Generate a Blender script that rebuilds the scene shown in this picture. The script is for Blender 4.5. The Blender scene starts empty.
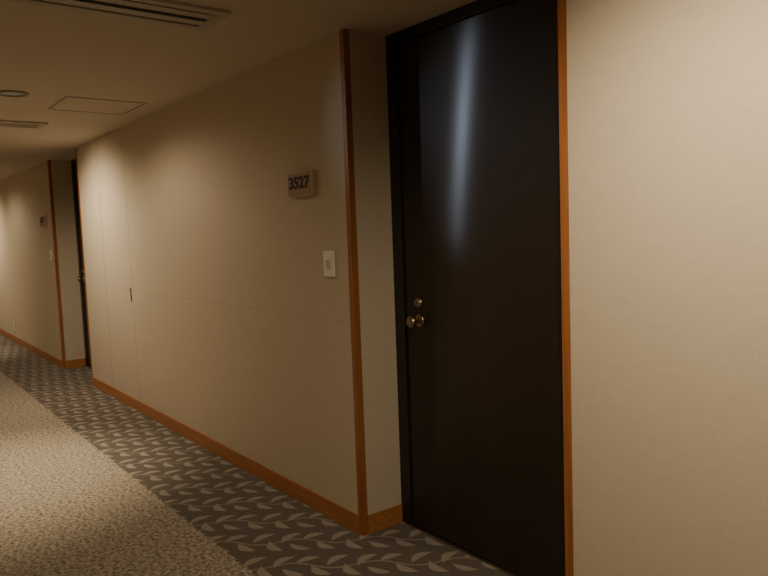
import bpy, bmesh, math
from mathutils import Matrix, Vector
R=math.radians
H=2.35; D=1.829; YB=2.067; CZ=1.4465; YO=-0.38
XL=-20.0; XR=4.5
scene=bpy.context.scene
# ---------------- helpers ----------------
def link(o,parent=None):
    scene.collection.objects.link(o)
    if parent: o.parent=parent
    return o
def empty(name):
    e=bpy.data.objects.new(name,None); e.empty_display_size=.1
    return link(e)
def bm_box(bm,a,b):
    vs=[bm.verts.new((x,y,z)) for x in (a[0],b[0]) for y in (a[1],b[1]) for z in (a[2],b[2])]
    for f in ((0,1,3,2),(4,6,7,5),(0,4,5,1),(2,3,7,6),(0,2,6,4),(1,5,7,3)):
        bm.faces.new([vs[i] for i in f])
def boxes(name,lst,mat,parent=None,bev=0):
    bm=bmesh.new()
    for a,b in lst:
        bm_box(bm,[min(p,q) for p,q in zip(a,b)],[max(p,q) for p,q in zip(a,b)])
    bmesh.ops.recalc_face_normals(bm,faces=bm.faces)
    if bev>0: bmesh.ops.bevel(bm,geom=bm.edges[:],offset=bev,segments=2,affect='EDGES',profile=.6)
    me=bpy.data.meshes.new(name); bm.to_mesh(me); bm.free()
    me.materials.append(mat)
    return link(bpy.data.objects.new(name,me),parent)
def lathe(name,prof,mat,loc,axis='Z',parent=None,seg=40):
    bm=bmesh.new(); rings=[]
    for r,h in prof:
        ring=[]
        for i in range(seg):
            t=2*math.pi*i/seg
            x,y=r*math.cos(t),r*math.sin(t)
            ring.append(bm.verts.new((x,y,h) if axis=='Z' else (x,-h,y)))
        rings.append(ring)
    for k in range(len(rings)-1):
        for i in range(seg):
            j=(i+1)%seg
            bm.faces.new((rings[k][i],rings[k][j],rings[k+1][j],rings[k+1][i]))
    if prof[0][0]>1e-6: bm.faces.new(rings[0][::-1])
    if prof[-1][0]>1e-6: bm.faces.new(rings[-1])
    bmesh.ops.remove_doubles(bm,verts=bm.verts,dist=1e-6)
    bmesh.ops.recalc_face_normals(bm,faces=bm.faces)
    me=bpy.data.meshes.new(name); bm.to_mesh(me); bm.free()
    for p in me.polygons: p.use_smooth=len(p.vertices)==4
    me.materials.append(mat)
    o=link(bpy.data.objects.new(name,me),parent); o.location=loc
    return o
def newmat(name,col,rough=.6,spec=.5,metal=0):
    m=bpy.data.materials.new(name); m.use_nodes=True
    nt=m.node_tree; b=nt.nodes['Principled BSDF']
    b.inputs['Base Color'].default_value=(*col,1)
    b.inputs['Roughness'].default_value=rough
    b.inputs['Metallic'].default_value=metal
    b.inputs['Specular IOR Level'].default_value=spec
    return m,nt,b
def N(nt,t,**k):
    n=nt.nodes.new(t)
    for a,v in k.items(): setattr(n,a,v)
    return n
def math_(nt,op,a,b=None,c=None):
    n=N(nt,'ShaderNodeMath',operation=op)
    for i,v in enumerate((a,b,c)):
        if v is None: continue
        if isinstance(v,(int,float)): n.inputs[i].default_value=v
        else: nt.links.new(v,n.inputs[i])
    return n.outputs[0]
def noise(nt,vec,scale,detail=3,rough=.5):
    n=N(nt,'ShaderNodeTexNoise'); n.inputs['Scale'].default_value=scale
    n.inputs['Detail'].default_value=detail; n.inputs['Roughness'].default_value=rough
    nt.links.new(vec,n.inputs['Vector']); return n.outputs['Fac']
def mapping(nt,vec,scale=(1,1,1),rot=(0,0,0)):
    n=N(nt,'ShaderNodeMapping'); n.inputs['Scale'].default_value=scale; n.inputs['Rotation'].default_value=rot
    nt.links.new(vec,n.inputs['Vector']); return n.outputs[0]
def ramp(nt,fac,stops):
    n=N(nt,'ShaderNodeValToRGB'); e=n.color_ramp.elements
    while len(e)<len(stops): e.new(.5)
    for i,(p,c) in enumerate(stops): e[i].position=p; e[i].color=(*c,1)
    nt.links.new(fac,n.inputs[0]); return n.outputs[0]
def bump(nt,b,h,strength,dist):
    n=N(nt,'ShaderNodeBump'); n.inputs['Strength'].default_value=strength; n.inputs['Distance'].default_value=dist
    nt.links.new(h,n.inputs['Height']); nt.links.new(n.outputs[0],b.inputs['Normal'])
def mixc(nt,f,a,b):
    n=N(nt,'ShaderNodeMix',data_type='RGBA')
    for s,v in ((n.inputs[0],f),(n.inputs[6],a),(n.inputs[7],b)):
        if isinstance(v,(int,float)): s.default_value=v
        elif isinstance(v,tuple): s.default_value=(*v,1)
        else: nt.links.new(v,s)
    return n.outputs[2]
# ---------------- materials ----------------
M_wall,nt,b=newmat('wallcovering',(.6,.5,.38),.8,.25)
tc=N(nt,'ShaderNodeTexCoord').outputs['Object']
n1=noise(nt,mapping(nt,tc,(14,14,420)),1,3)
n2=noise(nt,mapping(nt,tc,(380,380,16)),1,3)
n3=noise(nt,tc,1.3,3)
s=math_(nt,'MULTIPLY_ADD',n2,.5,math_(nt,'MULTIPLY',n1,.5))
col=ramp(nt,s,[(.3,(.53,.462,.363)),(.7,(.645,.57,.455))])
col=mixc(nt,math_(nt,'MULTIPLY',n3,.25),col,(.51,.44,.34))
sp_=N(nt,'ShaderNodeSeparateXYZ'); nt.links.new(tc,sp_.inputs[0])
ln=math_(nt,'LESS_THAN',math_(nt,'ABSOLUTE',math_(nt,'SUBTRACT',sp_.outputs[2],1.02)),.0025)
ln=math_(nt,'MULTIPLY',ln,math_(nt,'LESS_THAN',sp_.outputs[0],-2.61))
col=mixc(nt,math_(nt,'MULTIPLY',ln,.35),col,(.36,.30,.22))
nt.links.new(col,b.inputs['Base Color']); bump(nt,b,s,.2,.001)
M_ceil,nt,b=newmat('ceiling_paint',(.62,.555,.465),.9,.2)
tc=N(nt,'ShaderNodeTexCoord').outputs['Object']
bump(nt,b,noise(nt,tc,180,3),.15,.001)
M_trim,nt,b=newmat('trim_wood',(.4,.16,.04),.38,.4)
tc=N(nt,'ShaderNodeTexCoord').outputs['Object']
g=noise(nt,mapping(nt,tc,(60,60,3)),1,4,.6)
nt.links.new(ramp(nt,g,[(.3,(.27,.10,.033)),(.7,(.40,.165,.058))]),b.inputs['Base Color'])
M_base,nt,b=newmat('baseboard_wood',(.4,.16,.04),.4,.4)
tc=N(nt,'ShaderNodeTexCoord').outputs['Object']
g=noise(nt,mapping(nt,tc,(3,20,60)),1,4,.6)
nt.links.new(ramp(nt,g,[(.3,(.34,.138,.047)),(.7,(.48,.21,.078))]),b.inputs['Base Color'])
M_door,nt,b=newmat('door_veneer',(.03,.018,.012),.45,.25)
tc=N(nt,'ShaderNodeTexCoord').outputs['Object']
g=noise(nt,mapping(nt,tc,(150,150,1.6)),1,5,.65)
g2=noise(nt,mapping(nt,tc,(9,9,.5)),1,3,.5)
nt.links.new(ramp(nt,math_(nt,'MULTIPLY_ADD',g2,.3,math_(nt,'MULTIPLY',g,.7)),[(.3,(.0155,.0115,.008)),(.7,(.027,.0195,.0135))]),b.inputs['Base Color'])
gl=N(nt,'ShaderNodeBsdfAnisotropic'); gl.inputs['Roughness'].default_value=.235
gl.inputs['Anisotropy'].default_value=.77
t=N(nt,'ShaderNodeCombineXYZ'); t.inputs[0].default_value=1; t.inputs[2].default_value=-.17
nt.links.new(t.outputs[0],gl.inputs['Tangent'])
mx=N(nt,'ShaderNodeMixShader'); mx.inputs[0].default_value=.045
nt.links.new(b.outputs[0],mx.inputs[1]); nt.links.new(gl.outputs[0],mx.inputs[2])
nt.links.new(mx.outputs[0],nt.nodes['Material Output'].inputs['Surface'])
M_frame,_,_=newmat('door_frame_paint',(.016,.016,.016),.35,.5)
M_metal,_,_=newmat('aged_bronze',(.42,.35,.26),.33,.5,1)
M_dark,_,_=newmat('dark_gap',(.008,.007,.006),.8,.2)
M_thr,_,_=newmat('threshold_metal',(.35,.3,.24),.4,.5,1)
M_white,_,_=newmat('ivory_plastic',(.88,.85,.76),.4,.5)
M_switch,_,_=newmat('rocker_plastic',(.62,.57,.47),.35,.5)
M_sign,_,_=newmat('sign_plaque',(.36,.245,.16),.55,.3)
M_signf,_,_=newmat('sign_frame',(.58,.45,.32),.5,.3)
M_ink,_,_=newmat('sign_lettering',(.006,.005,.005),.6,.3)
M_vent,_,_=newmat('diffuser_enamel',(.46,.41,.35),.5,.4)
M_slot,_,_=newmat('diffuser_slot',(.06,.05,.04),.7,.3)
M_baffle,_,_=newmat('downlight_baffle',(.26,.23,.19),.5,.4)
def emis(name,col,st,base=None):
    m,nt,b=newmat(name,base or col,.5)
    b.inputs['Emission Color'].default_value=(*col,1); b.inputs['Emission Strength'].default_value=st
    return m
M_lamp=emis('warm_lamp_lens',(1,.8,.58),.05,(.3,.27,.22))
# carpet
M_carpet,nt,b=newmat('carpet',(.3,.25,.2),.95,.1)
tc=N(nt,'ShaderNodeTexCoord').outputs['Object']
sep=N(nt,'ShaderNodeSeparateXYZ'); nt.links.new(tc,sep.inputs[0])
SC=1/1.42
pv=mapping(nt,tc,(SC,SC,SC),(0,0,R(38)))
ps=N(nt,'ShaderNodeSeparateXYZ'); nt.links.new(pv,ps.inputs[0])
px,py=ps.outputs[0],ps.outputs[1]
TX,TY=.17,.26
leaves=[(.040,.020,50,.044,.0150,7),(-.042,.065,135,.046,.0150,-7),(.040,.112,38,.046,.0155,8),
        (-.038,.155,140,.046,.0150,-8),(.046,.198,60,.042,.0140,6),(-.046,.236,118,.040,.0145,-7)]
best=None
for cx,cy,ang,L,w,k in leaves:
    dx=math_(nt,'WRAP',math_(nt,'SUBTRACT',px,cx),TX/2,-TX/2)
    dy=math_(nt,'WRAP',math_(nt,'SUBTRACT',py,cy),TY/2,-TY/2)
    ca,sa=math.cos(R(ang)),math.sin(R(ang))
    u=math_(nt,'MULTIPLY_ADD',dx,ca,math_(nt,'MULTIPLY',dy,sa))
    v=math_(nt,'MULTIPLY_ADD',dx,-sa,math_(nt,'MULTIPLY',dy,ca))
    u2=math_(nt,'MULTIPLY',u,u)
    vv=math_(nt,'ABSOLUTE',math_(nt,'MULTIPLY_ADD',u2,-k,v))
    lim=math_(nt,'MULTIPLY_ADD',u2,-w/L/L,w)
    d=math_(nt,'SUBTRACT',lim,vv)
    best=d if best is None else math_(nt,'MAXIMUM',best,d)
sx=math_(nt,'MULTIPLY',math_(nt,'SINE',math_(nt,'MULTIPLY',py,2*math.pi/TY)),.018)
st=math_(nt,'ABSOLUTE',math_(nt,'WRAP',math_(nt,'SUBTRACT',px,sx),TX/2,-TX/2))
st=math_(nt,'SUBTRACT',.0034,st)
best=math_(nt,'MAXIMUM',best,st)
best=math_(nt,'ADD',best,math_(nt,'MULTIPLY_ADD',noise(nt,tc,160,2),.006,-.003))
mr=N(nt,'ShaderNodeMapRange'); nt.links.new(best,mr.inputs[0])
mr.inputs[1].default_value=-.0012; mr.inputs[2].default_value=.0018
leafm=mr.outputs[0]
pile=noise(nt,tc,420,3,.7)
pilec=noise(nt,tc,120,3,.7)
dark=ramp(nt,pilec,[(.3,(.085,.073,.060)),(.7,(.155,.135,.112))])
lite=ramp(nt,pilec,[(.3,(.25,.222,.185)),(.7,(.38,.34,.285))])
border=mixc(nt,leafm,dark,lite)
sp=noise(nt,tc,48,4,.85)
field=ramp(nt,sp,[(.40,(.11,.09,.07)),(.47,(.27,.23,.18)),(.56,(.50,.44,.35))])
ey_=math_(nt,'ADD',sep.outputs[1],math_(nt,'MULTIPLY_ADD',noise(nt,tc,60,2),.07,-.035))
edge=math_(nt,'GREATER_THAN',ey_,1.26)
edge2=math_(nt,'LESS_THAN',ey_,.16)
nt.links.new(mixc(nt,math_(nt,'MAXIMUM',edge,edge2),field,border),b.inputs['Base Color'])
bump(nt,b,pile,.6,.004)
b.inputs['Sheen Weight'].default_value=.15
# ---------------- room shell ----------------
WB=2.35
recs=[(-2.60,-1.419),(-8.39,-7.21),(-14.18,-13.0)]
sd=(-6.51,-5.78)
g=.005
segs=[(-1.419,XR),(sd[1]+g,-2.60),(-7.21,sd[0]-g),(-13.0,-8.39),(XL,-14.18)]
w=[((a,D,0),(b_,WB,H)) for a,b_ in segs]
w+=[((a,YB+.06,0),(b_,WB,H)) for a,b_ in recs]
w+=[((sd[0]-g,D+.08,0),(sd[1]+g,WB,H))]
boxes('wall_north',w,M_wall)
boxes('wall_south',[((XL,YO-.15,0),(XR,YO,H))],M_wall)
boxes('wall_west',[((XL-.15,YO-.15,0),(XL,WB,H))],M_wall)
boxes('wall_east',[((XR,YO-.15,0),(XR+.15,WB,H))],M_wall)
boxes('floor',[((XL-.15,YO-.15,-.1),(XR+.15,WB,0))],M_carpet)
boxes('ceiling',[((XL-.15,YO-.15,H),(XR+.15,WB,H+.1))],M_ceil)
sdo=empty('door_4')
boxes('panel',[((sd[0],D,.012),(sd[1],D+.05,H-.004))],M_wall,sdo)
boxes('flush_pull',[((sd[1]-.042,D-.004,.93),(sd[1]-.024,D+.002,1.04))],M_frame,sdo,.0015)
bh,bt=.092,.009
P=.030; pr=.001
bl=[]
for a,b_ in segs:
    l=a+(P-.002 if a>XL+.1 and abs(a-(sd[1]+g))>.01 else 0)
    r=b_-(P-.002 if b_<XR-.1 and abs(b_-(sd[0]-g))>.01 else 0)
    bl.append(((l,D-bt,0),(r,D,bh)))
bl.append(((sd[0]-g,D-bt,0),(sd[1]+g,D,bh)))
for a,b_ in recs:
    bl.append(((a,D+P-.002,0),(a+bt,YB-.002,bh)))
    bl.append(((b_-bt,D+P-.002,0),(b_,YB-.002,bh)))
boxes('baseboard_north',bl,M_base,None,.002)
boxes('baseboard_south',[((XL,YO,0),(XR,YO+bt,bh))],M_base,None,.002)
n=1
for a,b_ in recs:
    for x,sg in ((a,-1),(b_,1)):
        x0=x-sg*pr; x1=x+sg*P
        boxes('trim_%d'%n,[((x0,D-.004,0),(x1,D+P,H))],M_trim,None,.001); n+=1
# ---------------- doors ----------------
def door(idx,a,b_):
    e=empty('door_%d'%idx)
    jw=.072
    boxes('frame',[((a,YB,0),(a+jw,YB+.06,H)),((b_-jw,YB,0),(b_,YB+.06,H)),((a+jw,YB,H-.05),(b_-jw,YB+.06,H))],M_frame,e,.0015)
    boxes('leaf',[((a+jw+.003,YB+.010,.012),(b_-jw-.003,YB+.055,H-.053))],M_door,e,.002)
    boxes('threshold',[((a+jw,YB-.006,0),(b_-jw,YB+.06,.008))],M_thr,e,.002)
    kx=a+.175; yf=YB+.010
    lathe('rose',[(.031,0),(.031,.006),(.027,.010),(.014,.011)],M_metal,(kx,yf,1.02),'-Y',e)
    lathe('knob',[(.011,.008),(.010,.028),(.014,.034),(.024,.040),(.028,.050),(.027,.060),(.020,.067),(.008,.070),(0,.070)],M_metal,(kx,yf,1.02),'-Y',e)
    lathe('lock_rose',[(.024,0),(.024,.007),(.020,.012),(.017,.013),(.016,.020),(0,.020)],M_metal,(kx,yf,1.105),'-Y',e)
    boxes('keyway',[((kx-.002,yf-.0215,1.098),(kx+.002,yf-.0195,1.112))],M_dark,e)
for i,(a,b_) in enumerate(recs): door(i+1,a,b_)
# ---------------- signs, switches, outlet ----------------
def sign(x,txt):
    e=empty('room_number_sign')
    x0,x1,z0,z1=x-.115,x+.115,1.628,1.752
    boxes('frame',[((x0,D-.024,z0),(x1,D,z1))],M_signf,e,.003)
    boxes('plaque',[((x0+.006,D-.0265,z0+.006),(x1-.012,D-.023,z1-.006))],M_sign,e,.001)
    def text(nm,s_,size,zc,sx=1):
        c=bpy.data.curves.new(nm,'FONT'); c.body=s_; c.size=size; c.extrude=.0008; c.offset=.0030
        c.align_x='CENTER'; c.align_y='CENTER'
        o=bpy.data.objects.new(nm+'_c',c); scene.collection.objects.link(o)
        bpy.context.view_layer.update()
        me=bpy.data.meshes.new_from_object(o.evaluated_get(bpy.context.evaluated_depsgraph_get()))
        bpy.data.objects.remove(o)
        me.transform(Matrix.Diagonal((sx,1,1,1)))
        me.materials.clear(); me.materials.append(M_ink)
        t=link(bpy.data.objects.new(nm,me),e)
        t.matrix_basis=Matrix.Translation((x-.003,D-.0268,zc))@Matrix.Rotation(R(90),4,'X')
    text('digits',txt,.080,1.694,1.22)
sign(-3.00,'3527'); sign(-8.79,'3529')
def switch(x):
    e=empty('light_switch')
    z=1.293
    boxes('plate',[((x-.046,D-.009,z-.062),(x+.046,D,z+.062))],M_white,e,.003)
    boxes('rocker',[((x-.015,D-.014,z-.022),(x+.015,D-.008,z+.022))],M_switch,e,.002)
    boxes('indicator',[((x-.004,D-.0148,z+.008),(x+.004,D-.0138,z+.011))],M_dark,e)
switch(-2.79); switch(-8.58)
e=empty('wall_outlet')
boxes('plate',[((-11.23,D-.008,.17),(-11.15,D,.29))],M_white,e,.003)
boxes('sockets',[((-11.2+k,D-.009,zz),(-11.196+k,D-.0075,zz+.014)) for k in (0,.015) for zz in (.195,.245)],M_dark,e)
# ---------------- ceiling fittings ----------------
def diffuser(xc,y0,y1):
    e=empty('air_conditioning_diffuser')
    x0,x1=xc-.14,xc+.14; f=.045
    boxes('frame',[((x0,y0,H-.012),(x0+f,y1,H)),((x1-f,y0,H-.012),(x1,y1,H)),((x0+f,y0,H-.012),(x1-f,y0+f,H)),((x0+f,y1-f,H-.012),(x1-f,y1,H))],M_vent,e,.002)
    boxes('plenum',[((x0+f,y0+f,H-.003),(x1-f,y1-f,H-.0005))],M_slot,e)
    wv=(x1-x0-2*f)
    fins=[]
    for k in (0,1):
        c0=x0+f+wv*(k+.5)/2
        fins.append(((c0-.026,y0+f,H-.010),(c0+.026,y1-f,H-.005)))
    boxes('louvers',fins,M_vent,e,.001)
diffuser(-2.77,.40,1.30); diffuser(-5.90,.40,1.28); diffuser(-8.9,.40,1.30)
e=empty('ceiling_access_hatch')
hx0,hx1,hy0,hy1=-5.18,-4.67,1.15,1.66; f=.014
boxes('rim',[((hx0,hy0,H-.006),(hx0+f,hy1,H)),((hx1-f,hy0,H-.006),(hx1,hy1,H)),((hx0+f,hy0,H-.006),(hx1-f,hy0+f,H)),((hx0+f,hy1-f,H-.006),(hx1-f,hy1,H))],M_vent,e,.001)
boxes('panel',[((hx0+f+.006,hy0+f+.006,H-.003),(hx1-f-.006,hy1-f-.006,H))],M_ceil,e,.001)
WARM=(1,.795,.545)
def downlight(x,y,specs):
    e=empty('ceiling_downlight')
    lathe('trim_ring',[(.092,0),(.092,-.005),(.082,-.010),(.070,-.010),(.064,-.002),(.064,0)],M_baffle,(x,y,H),'Z',e)
    lathe('lens',[(.063,0),(.063,-.002),(0,-.002)],M_lamp,(x,y,H-.0005),'Z',e)
    for power,ang,tx,ty,blend in specs:
        l=bpy.data.lights.new('lamp','SPOT'); l.energy=power; l.color=WARM; l.spot_size=R(ang); l.spot_blend=blend; l.shadow_soft_size=.06
        o=link(bpy.data.objects.new('lamp',l),e); o.location=(x,y,H-.075)
        o.rotation_euler=(R(tx),R(ty),0)
for k in (0,1,2):
    downlight(-4.72-5.79*k,.857,[(230,66,-7,0,1),(26,172,0,0,.5)])
    downlight(-.72-5.79*k,.95,[(80,140,26,0,1),(22,172,0,0,.5)])
downlight(1.07,.857,[(60,90,0,0,1)])
downlight(-18.4,1.08,[(78,130,22,0,1)])
# cool lamp added out of view, aimed to put a streak on the door
e=empty('added_streak_lamp')
ex,ey=-3.95,.27
lathe('housing',[(.075,0),(.075,-.012),(.062,-.020),(.05,-.020)],M_white,(ex,ey,H),'Z',e)
M_cool=emis('cool_lamp_lens',(.76,.85,1),10)
lathe('lens',[(.05,-.018),(.05,-.026),(.03,-.032),(0,-.034)],M_cool,(ex,ey,H),'Z',e)
l=bpy.data.lights.new('lamp','SPOT'); l.energy=14; l.color=(.72,.83,1); l.spot_size=R(25); l.spot_blend=.7; l.shadow_soft_size=.04
o=link(bpy.data.objects.new('lamp',l),e); o.location=(ex,ey,H-.08)
o.rotation_euler=(Vector((-1.98,2.07,1.80))-o.location).to_track_quat('-Z','Y').to_euler()
# ---------------- world / camera ----------------
wd=bpy.data.worlds.new('World'); scene.world=wd; wd.use_nodes=True
wd.node_tree.nodes['Background'].inputs[0].default_value=(1,.8,.6,1)
wd.node_tree.nodes['Background'].inputs[1].default_value=.02
cam=bpy.data.cameras.new('camera'); cam.lens=690/768*36; cam.sensor_width=36; cam.clip_start=.02
co=link(bpy.data.objects.new('camera',cam))
r=Vector((.6129,.78948,-.03544)); u=Vector((-.0446,.07929,.99587)); bk=Vector((.7890,-.60879,.08375))
m=Matrix((( r.x,u.x,bk.x,0),(r.y,u.y,bk.y,0),(r.z,u.z,bk.z,CZ),(0,0,0,1)))
loc,q,_=m.decompose(); q.normalize()
co.rotation_mode='QUATERNION'; co.rotation_quaternion=q; co.location=(0,0,CZ)
scene.camera=co
